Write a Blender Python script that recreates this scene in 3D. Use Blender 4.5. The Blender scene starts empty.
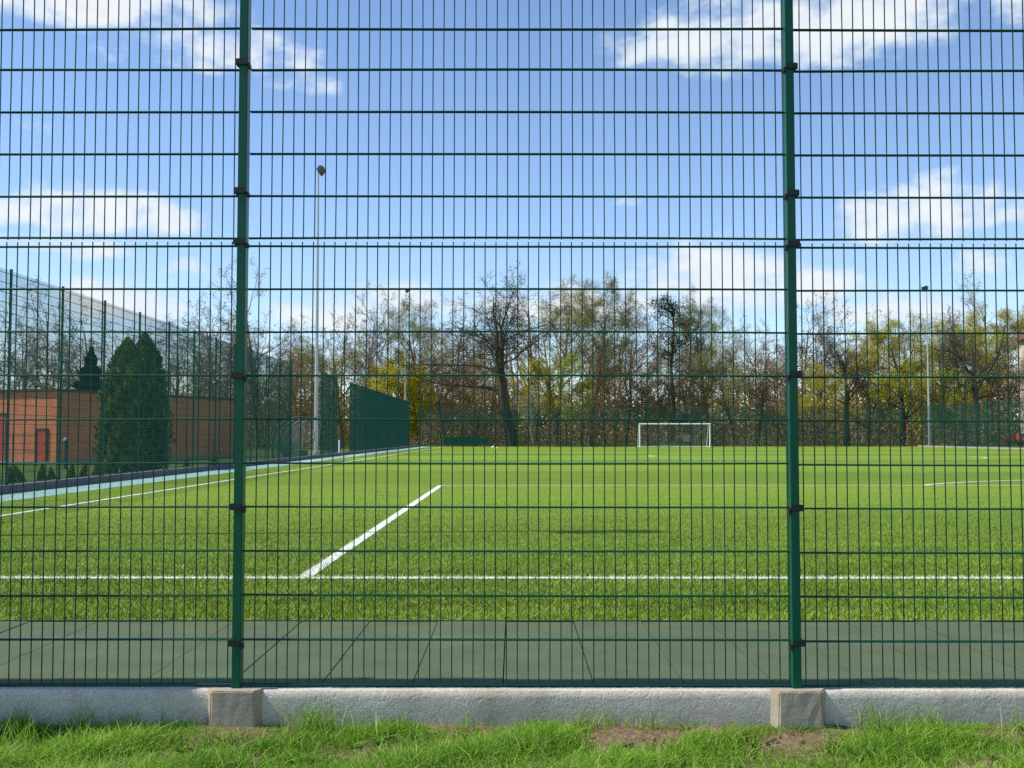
import bpy, math, random
import numpy as np
from mathutils import Vector, Matrix
R = math.radians
scene = bpy.context.scene
COL = scene.collection
rnd = random.Random(7)
F = 1070.0; EYE = 1.167; PITCH = 2.78

# ------------------------------------------------------------------ helpers
def lat(px, d):                       # sideways metres of a thing seen at column px, d metres away
    return (px - 514.0) / F * d

def tag(o, label=None, cat=None, group=None, kind=None):
    if label: o['label'] = label
    if cat: o['category'] = cat
    if group: o['group'] = group
    if kind: o['kind'] = kind
    return o

def empty(name, loc=(0, 0, 0), rz=0.0, label=None, cat=None, group=None):
    o = bpy.data.objects.new(name, None); COL.objects.link(o)
    o.empty_display_size = 0.2
    o.location = loc; o.rotation_euler = (0, 0, rz)
    return tag(o, label, cat, group)

class MB:
    """collects quads and triangles, links them as one mesh object"""
    def __init__(s):
        s.v = []; s.n = 0; s.f4 = []; s.m4 = []; s.f3 = []; s.m3 = []; s.tint = []
    def add(s, v, f, mi=0, tint=None):
        v = np.asarray(v, float).reshape(-1, 3); f = np.asarray(f, int)
        s.v.append(v)
        s.tint.append(np.zeros(len(v)) if tint is None else np.broadcast_to(tint, (len(v),)))
        f = f + s.n
        if f.shape[1] == 4: s.f4.append(f); s.m4.append(np.full(len(f), mi))
        else: s.f3.append(f); s.m3.append(np.full(len(f), mi))
        s.n += len(v)
    def box(s, x0, x1, y0, y1, z0, z1, mi=0):
        v = [(x0,y0,z0),(x1,y0,z0),(x1,y1,z0),(x0,y1,z0),(x0,y0,z1),(x1,y0,z1),(x1,y1,z1),(x0,y1,z1)]
        s.add(v, [(0,3,2,1),(4,5,6,7),(0,1,5,4),(1,2,6,5),(2,3,7,6),(3,0,4,7)], mi)
    def bbox(s, x0, x1, y0, y1, z0, z1, b, mi=0):
        """box with bevelled edges"""
        import bmesh
        bm = bmesh.new(); bmesh.ops.create_cube(bm, size=1)
        for v in bm.verts:
            v.co = Vector(((x0+x1)/2 + v.co.x*(x1-x0), (y0+y1)/2 + v.co.y*(y1-y0), (z0+z1)/2 + v.co.z*(z1-z0)))
        bmesh.ops.bevel(bm, geom=list(bm.edges), offset=b, segments=2, affect='EDGES')
        s.from_bm(bm, mi)
    def from_bm(s, bm, mi=0):
        import bmesh
        bmesh.ops.triangulate(bm, faces=[f for f in bm.faces if len(f.verts) > 4])
        bm.verts.index_update()
        vs = np.array([v.co[:] for v in bm.verts])
        q = [[v.index for v in f.verts] for f in bm.faces if len(f.verts) == 4]
        t = [[v.index for v in f.verts] for f in bm.faces if len(f.verts) == 3]
        base = s.n
        s.v.append(vs); s.tint.append(np.zeros(len(vs))); s.n += len(vs)
        if q: s.f4.append(np.array(q) + base); s.m4.append(np.full(len(q), mi))
        if t: s.f3.append(np.array(t) + base); s.m3.append(np.full(len(t), mi))
        bm.free()
    def tube(s, pts, rad, k=6, mi=0, caps=True):
        pts = np.asarray(pts, float); n = len(pts)
        rad = np.broadcast_to(np.asarray(rad, float), (n,))
        t = np.gradient(pts, axis=0); t /= np.linalg.norm(t, axis=1)[:, None] + 1e-9
        ref = np.array([0, 0, 1.]) if abs(t[0][2]) < .9 else np.array([0, 1., 0])
        a = np.cross(t, ref); a /= np.linalg.norm(a, axis=1)[:, None] + 1e-9
        b = np.cross(t, a)
        th = np.arange(k) * 2 * math.pi / k + math.pi / k
        ring = pts[:, None] + rad[:, None, None] * (np.cos(th)[None, :, None]*a[:, None] + np.sin(th)[None, :, None]*b[:, None])
        f = []
        for i in range(n-1):
            for j in range(k):
                f.append((i*k+j, i*k+(j+1) % k, (i+1)*k+(j+1) % k, (i+1)*k+j))
        s.add(ring.reshape(-1, 3), f, mi)
        if caps:
            for e, p in ((0, pts[0]), (n-1, pts[-1])):
                v = np.vstack([ring[e], p[None]])
                s.add(v, [(j, (j+1) % k, k) for j in range(k)], mi)
    def build(s, name, mats, parent=None, smooth=False, link=True):
        if not isinstance(mats, (list, tuple)): mats = [mats]
        me = bpy.data.meshes.new(name)
        v = np.vstack(s.v); me.vertices.add(len(v)); me.vertices.foreach_set('co', v.astype(np.float32).ravel())
        f4 = np.vstack(s.f4) if s.f4 else np.zeros((0, 4), int)
        f3 = np.vstack(s.f3) if s.f3 else np.zeros((0, 3), int)
        m = np.concatenate([np.concatenate(s.m4) if s.m4 else [], np.concatenate(s.m3) if s.m3 else []]).astype(np.int32)
        loops = np.concatenate([f4.ravel(), f3.ravel()]).astype(np.int32)
        me.loops.add(len(loops)); me.loops.foreach_set('vertex_index', loops)
        st = np.concatenate([np.arange(len(f4))*4, len(f4)*4 + np.arange(len(f3))*3]).astype(np.int32)
        me.polygons.add(len(m)); me.polygons.foreach_set('loop_start', st)
        me.polygons.foreach_set('material_index', m)
        me.polygons.foreach_set('use_smooth', np.full(len(m), bool(smooth)))
        tt = np.concatenate(s.tint)
        if np.any(tt):
            at = me.attributes.new('tint', 'FLOAT', 'POINT'); at.data.foreach_set('value', tt.astype(np.float32))
        for x in mats: me.materials.append(x)
        me.update(calc_edges=True); me.validate()
        me.polygons.foreach_set('use_smooth', np.full(len(me.polygons), bool(smooth)))
        o = bpy.data.objects.new(name, me)
        if link: COL.objects.link(o)
        if parent: o.parent = parent
        return o

def copy_tree(o, parent=None):
    c = o.copy(); COL.objects.link(c)
    if parent: c.parent = parent
    for ch in o.children: copy_tree(ch, c)
    return c

# ------------------------------------------------------------------ materials
def nodes_of(name):
    m = bpy.data.materials.new(name); m.use_nodes = True
    nt = m.node_tree; return m, nt, nt.nodes['Principled BSDF'], nt.nodes['Material Output']
def ramp(nt, fac, stops):
    r = nt.nodes.new('ShaderNodeValToRGB'); e = r.color_ramp.elements
    while len(e) < len(stops): e.new(0.5)
    for el, (p, c) in zip(e, stops):
        el.position = p; el.color = (*c, 1)
    nt.links.new(fac, r.inputs[0]); return r.outputs[0]
def noise(nt, scale, detail=4, rough=.55, vec=None, coord='Object', out=0):
    n = nt.nodes.new('ShaderNodeTexNoise'); n.inputs['Scale'].default_value = scale
    n.inputs['Detail'].default_value = detail; n.inputs['Roughness'].default_value = rough
    if vec is None:
        tc = nt.nodes.new('ShaderNodeTexCoord'); vec = tc.outputs[coord]
    nt.links.new(vec, n.inputs['Vector']); return n.outputs[out]
def mapping(nt, scale, coord='Object'):
    tc = nt.nodes.new('ShaderNodeTexCoord'); mp = nt.nodes.new('ShaderNodeMapping')
    mp.inputs['Scale'].default_value = scale
    nt.links.new(tc.outputs[coord], mp.inputs['Vector']); return mp.outputs[0]
def mix(nt, fac, a, b, mode='MIX'):
    n = nt.nodes.new('ShaderNodeMix'); n.data_type = 'RGBA'; n.blend_type = mode
    for sock, val in ((n.inputs[0], fac), (n.inputs[6], a), (n.inputs[7], b)):
        if hasattr(val, 'is_linked'): nt.links.new(val, sock)
        elif isinstance(val, (int, float)): sock.default_value = val
        else: sock.default_value = (*val, 1)
    return n.outputs[2]
def bump(nt, p, h, strength, dist=.01):
    b = nt.nodes.new('ShaderNodeBump'); b.inputs['Strength'].default_value = strength
    b.inputs['Distance'].default_value = dist
    nt.links.new(h, b.inputs['Height']); nt.links.new(b.outputs[0], p.inputs['Normal'])
def math_n(nt, op, a, b=None, c=None):
    n = nt.nodes.new('ShaderNodeMath'); n.operation = op
    for i, val in enumerate((a, b, c)):
        if val is None: continue
        if hasattr(val, 'is_linked'): nt.links.new(val, n.inputs[i])
        else: n.inputs[i].default_value = val
    return n.outputs[0]

def simple(name, c0, c1=None, scale=8, rough=.6, spec=.4, metal=0, bumps=0, bscale=40, detail=5):
    m, nt, p, _ = nodes_of(name)
    c1 = c1 or tuple(x*.8 for x in c0)
    col = ramp(nt, noise(nt, scale, detail), [(.3, c0), (.7, c1)])
    nt.links.new(col, p.inputs['Base Color'])
    p.inputs['Roughness'].default_value = rough; p.inputs['Metallic'].default_value = metal
    p.inputs['Specular IOR Level'].default_value = spec
    if bumps: bump(nt, p, noise(nt, bscale, 6), bumps)
    return m

M = {}
M['fence_green'] = simple('fence_green_paint', (.002, .1, .052), (.002, .08, .042), 3, .35, .28)
M['wire_green'] = simple('wire_green_coat', (.002, .07, .04), (.002, .055, .03), 2, .42, .25)
M['clip'] = simple('black_plastic', (.012, .013, .014), (.02, .02, .02), 20, .5, .4)
M['far_green'] = simple('weathered_green_coat', (.004, .085, .062), (.004, .07, .05), 2, .5, .3)
M['galv'] = simple('galvanised_steel', (.5, .52, .53), (.42, .44, .45), 6, .45, .5, .35)
M['lamp_dark'] = simple('lamp_housing', (.06, .065, .06), (.09, .09, .085), 9, .5, .4)
M['white_paint'] = simple('white_paint', (.82, .82, .8), (.74, .74, .72), 6, .4, .5)
M['net'] = simple('white_net', (.6, .6, .6), (.5, .5, .5), 6, .8, .1)

def concrete(name, a, b, stain, bs=.6, wall=False):
    m, nt, p, _ = nodes_of(name)
    base = ramp(nt, noise(nt, 5, 8, .65), [(.3, a), (.7, b)])
    sp = ramp(nt, noise(nt, 90, 3), [(.35, (.72,.72,.72)), (.6, (1, 1, 1))])
    c = mix(nt, .8, base, sp, 'MULTIPLY')
    st = ramp(nt, noise(nt, 3.2, 5, .6, mapping(nt, (1, 1, .35))), [(.52, (0, 0, 0)), (.68, (1, 1, 1))])
    c = mix(nt, st, c, mix(nt, .5, c, stain))
    nt.links.new(c, p.inputs['Base Color']); p.inputs['Roughness'].default_value = .9
    p.inputs['Specular IOR Level'].default_value = .2
    h = math_n(nt, 'ADD', math_n(nt, 'MULTIPLY', noise(nt, 26, 5, .6), 1.0), math_n(nt, 'MULTIPLY', noise(nt, 110, 3), .45))
    if wall:
        h = math_n(nt, 'ADD', h, math_n(nt, 'MULTIPLY', ramp(nt, noise(nt, 42, 2), [(.3, (0,0,0)), (.42, (1,1,1))]), .5))
    bump(nt, p, h, bs, .012)
    return m
M['wall'] = concrete('rough_concrete', (.68, .61, .51), (.55, .49, .41), (.36, .3, .21), .36, True)
M['footing'] = concrete('cast_concrete', (.47, .42, .345), (.32, .285, .235), (.42, .32, .19), .2)
M['kerb'] = concrete('slate_grey_concrete', (.14, .145, .155), (.105, .11, .12), (.06, .07, .08), .3)

# ---- ground
def ground_mat():
    m, nt, p, _ = nodes_of('rough_lawn')
    n1 = noise(nt, .35, 6); n2 = noise(nt, 9, 5, .7)
    c = ramp(nt, n2, [(.3, (.05, .09, .018)), (.55, (.085, .13, .028)), (.75, (.15, .15, .05))])
    c2 = ramp(nt, n1, [(.35, (.75, .8, .7)), (.65, (1.1, 1.05, .9))])
    nt.links.new(mix(nt, 1, c, c2, 'MULTIPLY'), p.inputs['Base Color'])
    p.inputs['Roughness'].default_value = .95; p.inputs['Specular IOR Level'].default_value = .1
    bump(nt, p, n2, .8, .04); return m
M['lawn'] = ground_mat()
def soil_mat():
    m, nt, p, _ = nodes_of('dry_soil')
    c = ramp(nt, noise(nt, 30, 8, .7), [(.3, (.11, .075, .042)), (.5, (.2, .145, .085)), (.7, (.3, .23, .14))])
    nt.links.new(c, p.inputs['Base Color']); p.inputs['Roughness'].default_value = .95
    p.inputs['Specular IOR Level'].default_value = .1
    bump(nt, p, noise(nt, 60, 6), .9, .02); return m
M['soil'] = soil_mat()
def turf_mat():
    m, nt, p, _ = nodes_of('artificial_turf')
    fine = noise(nt, 38, 4, .75, mapping(nt, (1, .45, 1)))
    mid = noise(nt, 1.4, 5, .6, mapping(nt, (.5, 1, 1)))
    big = noise(nt, .12, 3, .5, mapping(nt, (.35, 1, 1)))
    c = ramp(nt, fine, [(.28, (.073, .135, .007)), (.5, (.178, .272, .016)), (.72, (.268, .365, .04))])
    c = mix(nt, 1, c, ramp(nt, mid, [(.3, (.86, .9, .8)), (.7, (1.08, 1.05, 1.1))]), 'MULTIPLY')
    # lighter and darker bands alternate along the length of the pitch
    tc = nt.nodes.new('ShaderNodeTexCoord'); sx = nt.nodes.new('ShaderNodeSeparateXYZ')
    nt.links.new(tc.outputs['Object'], sx.inputs[0])
    st = math_n(nt, 'SINE', math_n(nt, 'MULTIPLY', math_n(nt, 'ADD', sx.outputs['Y'], math_n(nt, 'MULTIPLY', big, 4)), .34))
    stc = ramp(nt, math_n(nt, 'MULTIPLY_ADD', st, .5, .5), [(.3, (.8, .85, .78)), (.7, (1.08, 1.06, 1.08))])
    c = mix(nt, 1, c, stc, 'MULTIPLY')
    c = mix(nt, 1, c, ramp(nt, big, [(.35, (.88, .92, .85)), (.65, (1.1, 1.06, 1.1))]), 'MULTIPLY')
    nt.links.new(c, p.inputs['Base Color'])
    p.inputs['Roughness'].default_value = .75; p.inputs['Specular IOR Level'].default_value = .15
    bump(nt, p, fine, .9, .03)
    return m
M['turf'] = turf_mat()
def line_mat():
    m, nt, p, _ = nodes_of('white_turf_line')
    c = ramp(nt, noise(nt, 45, 4, .8, mapping(nt, (1, .5, 1))), [(.3, (.4, .45, .3)), (.5, (.72, .74, .64)), (.7, (.84, .84, .76))])
    nt.links.new(c, p.inputs['Base Color']); p.inputs['Roughness'].default_value = .8; return m
M['line'] = line_mat()
def tile_mat():
    m, nt, p, _ = nodes_of('rubber_tile')
    oi = nt.nodes.new('ShaderNodeObjectInfo')
    c = ramp(nt, noise(nt, 3, 6, .6), [(.3, (.078, .112, .055)), (.7, (.108, .145, .072))])
    g = ramp(nt, noise(nt, 160, 2), [(.3, (.75, .75, .75)), (.7, (1.15, 1.15, 1.15))])
    d = ramp(nt, noise(nt, .9, 4, .6), [(.35, (1, 1, 1)), (.7, (.92, .86, .9))])
    nt.links.new(mix(nt, 1, mix(nt, 1, c, g, 'MULTIPLY'), d, 'MULTIPLY'), p.inputs['Base Color'])
    p.inputs['Roughness'].default_value = .85; p.inputs['Specular IOR Level'].default_value = .2
    bump(nt, p, noise(nt, 160, 2), .4, .004); return m
M['tile'] = tile_mat()
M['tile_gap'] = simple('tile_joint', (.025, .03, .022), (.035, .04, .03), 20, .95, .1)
M['aqua'] = simple('aqua_surfacing', (.3, .48, .41), (.26, .42, .355), 2.2, .85, .2, 0, .2, 120)

def brick_mat(name, a, b, mortar):
    m, nt, p, _ = nodes_of(name)
    t = nt.nodes.new('ShaderNodeTexBrick'); t.inputs['Scale'].default_value = 1
    t.inputs['Brick Width'].default_value = .26; t.inputs['Row Height'].default_value = .083
    t.inputs['Mortar Size'].default_value = .006; t.inputs['Color1'].default_value = (*a, 1)
    t.inputs['Color2'].default_value = (*b, 1); t.inputs['Mortar'].default_value = (*mortar, 1)
    tc = nt.nodes.new('ShaderNodeTexCoord'); sx = nt.nodes.new('ShaderNodeSeparateXYZ'); cb = nt.nodes.new('ShaderNodeCombineXYZ')
    nt.links.new(tc.outputs['Object'], sx.inputs[0])
    nt.links.new(math_n(nt, 'ADD', sx.outputs['X'], sx.outputs['Y']), cb.inputs['X']); nt.links.new(sx.outputs['Z'], cb.inputs['Y'])
    nt.links.new(cb.outputs[0], t.inputs['Vector'])
    v = ramp(nt, noise(nt, .5, 5), [(.3, (.85, .82, .8)), (.7, (1.1, 1.1, 1.1))])
    nt.links.new(mix(nt, 1, t.outputs['Color'], v, 'MULTIPLY'), p.inputs['Base Color'])
    p.inputs['Roughness'].default_value = .9; p.inputs['Specular IOR Level'].default_value = .15; return m
M['brick'] = brick_mat('orange_red_brick', (.78, .24, .1), (.66, .18, .075), (.55, .36, .26))
M['plinth'] = simple('pale_plinth', (.4, .34, .27), (.3, .26, .2), 3, .9, .2)
M['roof_edge'] = simple('roof_edge', (.06, .045, .04), (.09, .065, .055), 3, .7, .3)
M['red_door'] = simple('red_painted_door', (.55, .07, .04), (.46, .055, .035), 3, .5, .4)
M['stucco'] = simple('cream_render', (.66, .56, .46), (.58, .49, .4), 1.5, .9, .2)
M['rooftile'] = simple('brown_roof_tiles', (.12, .05, .035), (.17, .075, .05), 3, .8, .2)
M['glass'] = simple('window_glass', (.03, .035, .04), (.04, .045, .05), 3, .1, .6)
M['dark_metal'] = simple('dark_metal', (.03, .035, .035), (.045, .05, .05), 6, .5, .4)
M['bench_green'] = simple('bench_green', (.006, .13, .07), (.005, .1, .055), 5, .45, .4)
M['red_car'] = simple('red_car_paint', (.5, .03, .03), (.44, .025, .025), 2, .25, .6)
M['rubber'] = simple('tyre_rubber', (.02, .02, .02), (.03, .03, .03), 9, .8, .2)
M['cream_box'] = simple('cream_painted_wood', (.72, .6, .4), (.6, .5, .33), 4, .7, .3)
M['screen'] = simple('green_windscreen', (.004, .06, .05), (.006, .08, .06), 3, .7, .2)
def sheet_mat():
    m, nt, p, out = nodes_of('hazy_plastic_sheet')
    p.inputs['Base Color'].default_value = (.5, .5, .44, 1); p.inputs['Roughness'].default_value = .25
    tr = nt.nodes.new('ShaderNodeBsdfTransparent'); mx = nt.nodes.new('ShaderNodeMixShader')
    nt.links.new(ramp(nt, noise(nt, 3, 5), [(.3, (.1,.1,.1)), (.7, (.22,.22,.22))]), mx.inputs[0])
    nt.links.new(tr.outputs[0], mx.inputs[1]); nt.links.new(p.outputs[0], mx.inputs[2])
    nt.links.new(mx.outputs[0], out.inputs[0]); return m
M['sheet'] = sheet_mat()

def bark(name, a, b):
    m, nt, p, _ = nodes_of(name)
    c = ramp(nt, noise(nt, 1.3, 6, .7, mapping(nt, (3, 3, .6))), [(.3, a), (.7, b)])
    nt.links.new(c, p.inputs['Base Color']); p.inputs['Roughness'].default_value = .95
    p.inputs['Specular IOR Level'].default_value = .1; return m
M['bark_dark'] = bark('dark_bark', (.06, .05, .042), (.1, .085, .066))
M['bark_grey'] = bark('grey_bark', (.16, .14, .125), (.24, .21, .19))
M['bark_brown'] = bark('brown_bark', (.13, .1, .075), (.21, .165, .12))
M['bark_pine'] = bark('pine_bark', (.12, .065, .04), (.07, .045, .035))
M['bark_birch'] = bark('birch_bark', (.6, .57, .52), (.35, .32, .28))
def leaf(name, cols, scale=.6, trans=.3):
    m, nt, p, out = nodes_of(name)
    c = ramp(nt, noise(nt, scale, 5, .75), [(.3, cols[0]), (.5, cols[1]), (.68, cols[2])])
    d = nt.nodes.new('ShaderNodeBsdfDiffuse'); t = nt.nodes.new('ShaderNodeBsdfTranslucent'); mx = nt.nodes.new('ShaderNodeMixShader')
    mx.inputs[0].default_value = trans
    nt.links.new(c, d.inputs[0]); nt.links.new(c, t.inputs[0])
    nt.links.new(d.outputs[0], mx.inputs[1]); nt.links.new(t.outputs[0], mx.inputs[2])
    nt.links.new(mx.outputs[0], out.inputs[0]); return m
M['leaf_olive'] = leaf('olive_buds', [(.2, .2, .05), (.3, .29, .075), (.4, .36, .11)])
M['leaf_yellowgreen'] = leaf('yellow_green_leaves', [(.34, .31, .03), (.5, .45, .045), (.64, .55, .07)])
M['leaf_yellow'] = leaf('yellow_catkins', [(.45, .36, .012), (.62, .52, .02), (.75, .64, .04)])
M['leaf_brown'] = leaf('brown_old_leaves', [(.22, .15, .065), (.32, .225, .095), (.42, .31, .13)])
M['leaf_bud'] = leaf('reddish_buds', [(.2, .145, .1), (.28, .21, .14), (.36, .28, .18)])
M['leaf_lime'] = leaf('lime_leaves', [(.22, .27, .03), (.34, .4, .04), (.44, .5, .07)])
M['needle_pine'] = leaf('pine_needles', [(.02, .035, .014), (.04, .06, .02), (.06, .085, .03)], 1, .1)
M['needle_spruce'] = leaf('spruce_needles', [(.008, .02, .014), (.015, .032, .02), (.025, .045, .028)], 1, .1)
M['needle_thuja'] = leaf('thuja_sprays', [(.055, .085, .016), (.15, .185, .034), (.27, .28, .06)], 2.2, .2)

def tint_mat(name, stops, trans=.3, rough=.6):
    m, nt, p, out = nodes_of(name)
    at = nt.nodes.new('ShaderNodeAttribute'); at.attribute_name = 'tint'
    c = ramp(nt, at.outputs['Fac'], stops)
    nt.links.new(c, p.inputs['Base Color']); p.inputs['Roughness'].default_value = rough
    p.inputs['Specular IOR Level'].default_value = .3
    t = nt.nodes.new('ShaderNodeBsdfTranslucent'); nt.links.new(c, t.inputs[0])
    mx = nt.nodes.new('ShaderNodeMixShader'); mx.inputs[0].default_value = trans
    nt.links.new(p.outputs[0], mx.inputs[1]); nt.links.new(t.outputs[0], mx.inputs[2])
    nt.links.new(mx.outputs[0], out.inputs[0]); return m
M['grass'] = tint_mat('grass_blades', [(.02, (.07, .18, .012)), (.35, (.16, .35, .02)), (.65, (.3, .52, .045)), (.86, (.52, .64, .13)), (1, (.6, .5, .27))], .42, .5)
M['pile'] = tint_mat('turf_pile', [(.02, (.042, .088, .005)), (.4, (.145, .23, .013)), (.75, (.305, .405, .046)), (.88, (.5, .56, .2)), (.93, (.5, .52, .4)), (1, (.68, .68, .58))], .15, .5)

# ------------------------------------------------------------------ ground, pitch, paths
FP = 4.94                                   # the mesh fence's plane
GZ = -0.172                                 # the grass verge outside it
g = MB()
xs = [-900, -40, -11.2, 60, 900]
def strip(x0, x1, y0, y1, z, mb):
    mb.add([(x0,y0,z),(x1,y0,z),(x1,y1,z),(x0,y1,z)], [(0,1,2,3)])
strip(-900, 900, -400, 4.96, GZ, g)
g.add([(-900,4.96,GZ),(900,4.96,GZ),(900,4.96,-.03),(-900,4.96,-.03)], [(0,1,2,3)])
strip(-10.4, 900, 4.96, 1500, -.03, g)
# the land left of the side fence falls away gently
g.add([(-10.4,4.96,-.03),(-10.4,1500,-.03),(-22,1500,-.4),(-22,4.96,-.4),(-900,1500,-.4),(-900,4.96,-.4)], [(3,0,1,2),(5,3,2,4)])
tag(g.build('ground', M['lawn']), kind='structure')

# verge: soil sheet with small relief under the grass
v = MB(); nx, ny = 160, 40
gx = np.linspace(-5.5, 5.5, nx); gy = np.linspace(2.6, 4.93, ny)
X, Y = np.meshgrid(gx, gy, indexing='ij')
rs = np.random.RandomState(3)
Zs = GZ + .012 + .012*np.sin(X*5.1+Y*3)*np.cos(Y*6-X*2) + rs.normal(0, .004, X.shape) + .02*np.clip((Y-4.6)/.3, 0, 1)
vv = np.stack([X, Y, Zs], -1).reshape(-1, 3)
ff = [(i*ny+j, (i+1)*ny+j, (i+1)*ny+j+1, i*ny+j+1) for i in range(nx-1) for j in range(ny-1)]
v.add(vv, ff); tag(v.build('soil', M['soil'], smooth=True), kind='structure')

TZ = 0.0
t = MB(); strip(-9.25, 44.0, 6.82, 117.2, TZ, t); tag(t.build('football_pitch', M['turf']), kind='structure')
a = MB(); strip(-10.2, -9.05, 5.0, 117.2, TZ+.004, a); tag(a.build('aqua_path', M['aqua']), kind='structure')
# rubber tile path: single tiles in one sheet with open joints above a dark bed
b = MB(); strip(-9.05, 44, 4.97, 6.82, -.012, b); tag(b.build('path_bed', M['tile_gap']), kind='structure')
tl = MB()
for (y0, y1) in ((5.055, 6.795),):
    x = -9.04
    while x < 12:
        wv = .428
        z = TZ + rnd.uniform(-.002, .003)
        tl.box(x+.003, x+wv-.003, y0, y1, -.012, z)
        x += wv
tag(tl.build('tile_path', M['tile']), kind='structure')
ed = MB(); ed.box(-9.05, 44, 6.797, 6.82, -.02, .006); ed.box(-9.05, 44, 4.972, 5.05, -.02, .004); tag(ed.build('edging_and_shade_strip', M['tile_gap']), kind='structure')  # turf-side strip is edging; wall-side strip is dark colour standing in for shade

# pitch markings
CX, GL, FL, TL, TR, LW = 16.95, 8.86, 113.6, -7.5, 41.4, .115
L = MB(); z = TZ + .004
def lx(x0, x1, y): strip(x0, x1, y-LW/2, y+LW/2, z, L)
def ly(x, y0, y1): strip(x-LW/2, x+LW/2, y0+LW/2, y1-LW/2, z, L)
def arc(cx, cy, r, a0, a1, n=64):
    aa = np.linspace(a0, a1, n+1)
    i = np.stack([cx+(r-LW/2)*np.cos(aa), cy+(r-LW/2)*np.sin(aa), np.full(n+1, z)], 1)
    o = np.stack([cx+(r+LW/2)*np.cos(aa), cy+(r+LW/2)*np.sin(aa), np.full(n+1, z)], 1)
    L.add(np.vstack([i, o]), [(k, n+1+k, n+2+k, k+1) for k in range(n)])
lx(TL, TR, GL); lx(TL, TR, FL); ly(TL, GL, FL); ly(TR, GL, FL)
HW = CX + 1.73
MIDY = (GL+FL)/2
for s, y0 in ((1, GL), (-1, FL)):
    lx(CX-HW, CX+HW, y0+s*16.5)
    for sx in (-1, 1):
        a0, a1 = sorted((y0, y0+s*16.5)); ly(CX+sx*HW, a0, a1)
        a0, a1 = sorted((y0, y0+s*5.5)); ly(CX+sx*9.16, a0, a1)
    lx(CX-9.16, CX+9.16, y0+s*5.5)
    th = math.acos(5.5/9.15)
    arc(CX, y0+s*11, 9.15, s*math.pi/2-th+.012, s*math.pi/2+th-.012)
lx(TL, TR, MIDY)
arc(CX, MIDY, 9.15, .012, math.pi-.012); arc(CX, MIDY, 9.15, math.pi+.012, 2*math.pi-.012)
tag(L.build('pitch_markings', M['line']), kind='structure')

# near turf pile and verge grass: blades
def blades(mb, xy, z0, hgt, wid, lean, tint, seed, segs=2):
    rs = np.random.RandomState(seed); n = len(xy)
    az = rs.uniform(0, 2*np.pi, n); dx, dy = np.cos(az), np.sin(az)
    faz = rs.uniform(0, 2*np.pi, n); wx, wy = np.cos(faz)*wid/2, np.sin(faz)*wid/2
    V = []
    for k in range(segs+1):
        f = k/segs; off = lean*hgt*f**2; zz = z0 + hgt*(f - .25*lean*f**2)
        cx_, cy_ = xy[:, 0]+dx*off, xy[:, 1]+dy*off
        tw = 1 - f**1.6*.92
        V.append(np.stack([cx_-wx*tw, cy_-wy*tw, zz], 1)); V.append(np.stack([cx_+wx*tw, cy_+wy*tw, zz], 1))
    V = np.stack(V, 1); m = V.shape[1]
    base = (np.arange(n)*m)[:, None]
    fs = [np.concatenate([base+2*k, base+2*k+1, base+2*k+3, base+2*k+2], 1) for k in range(segs)]
    mb.add(V.reshape(-1, 3), np.vstack(fs), 0, np.repeat(np.clip(tint, .01, 1), m))

def smooth_noise(xy, scale, seed):
    rs = np.random.RandomState(seed); out = np.zeros(len(xy)); amp = 1; tot = 0
    for o in range(4):
        for q in range(3):
            k = rs.normal(0, scale*2**o, 2); ph = rs.uniform(0, 6.28)
            out += amp*np.sin(xy@k+ph); tot += amp
        amp *= .6
    return out/tot*2

rs = np.random.RandomState(11)
n = 210000
u = rs.rand(n); yy = 6.84 - 4.6*np.log(1-u*.985); xx = (rs.rand(n)-.5)*(yy*1.12+1.6)
xy = np.stack([xx, yy], 1)
ti = np.clip(.42 + .2*smooth_noise(xy, 5, 5) + rs.normal(0, .17, n), .03, .84)
def on_line(xy):
    x, y = xy[:, 0], xy[:, 1]
    return (np.abs(y-GL) < LW/2) | ((np.abs(x+1.73) < LW/2) & (y > GL))
ol = on_line(xy) & (rs.rand(n) < .86); ti[ol] = rs.uniform(.93, 1, ol.sum())
p = MB(); blades(p, xy, TZ-.002, rs.uniform(.018, .042, n), .007, rs.uniform(.2, 1.1, n), ti, 21, 1)
tag(p.build('turf_pile', M['pile']), 'short bright green synthetic turf fibres nearest the tile path', 'turf', kind='stuff')

# verge grass
n = 210000
xy = np.stack([rs.uniform(-3.7, 3.7, n), 4.895 - (rs.rand(n)**1.5)*1.6], 1)
dens = smooth_noise(xy, 3.2, 8)
bare = np.zeros(n)
for (px, py, r_) in ((.42, 4.74, .2), (.58, 4.62, .17), (1.2, 4.74, .16), (1.05, 4.62, .1), (-1.05, 4.45, .13), (-1.62, 4.38, .14), (1.95, 4.76, .14), (-.35, 4.86, .07), (2.2, 4.76, .16), (.15, 4.35, .1), (.75, 4.78, .12), (.9, 4.84, .14), (-.1, 4.86, .12), (1.45, 4.82, .1), (-2.05, 4.5, .1)):
    bare += np.exp(-(((xy[:, 0]-px)/r_)**2 + ((xy[:, 1]-py)/(r_*.6))**2)*1.3)
keep = rs.rand(n) < np.clip(.95 + .3*dens - 1.0*bare, .04, 1)
xy = xy[keep]; dens = dens[keep]; bare = bare[keep]; n = len(xy)
hg = np.clip(.068 + .055*dens + rs.normal(0, .024, n) - .035*bare, .015, .19)*np.clip(.45+(4.9-xy[:, 1])*3.2, .45, 1)
ti = np.clip(.42 + .13*smooth_noise(xy, 6, 31) + rs.normal(0, .17, n) + .12*bare, .02, .86)
dry = rs.rand(n) < .07 + .12*bare; ti[dry] = rs.uniform(.86, 1, dry.sum())
vg = MB(); blades(vg, xy, GZ+.012, hg, rs.uniform(.003, .0065, n), rs.uniform(.2, 1.5, n), ti, 41, 2)
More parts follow.
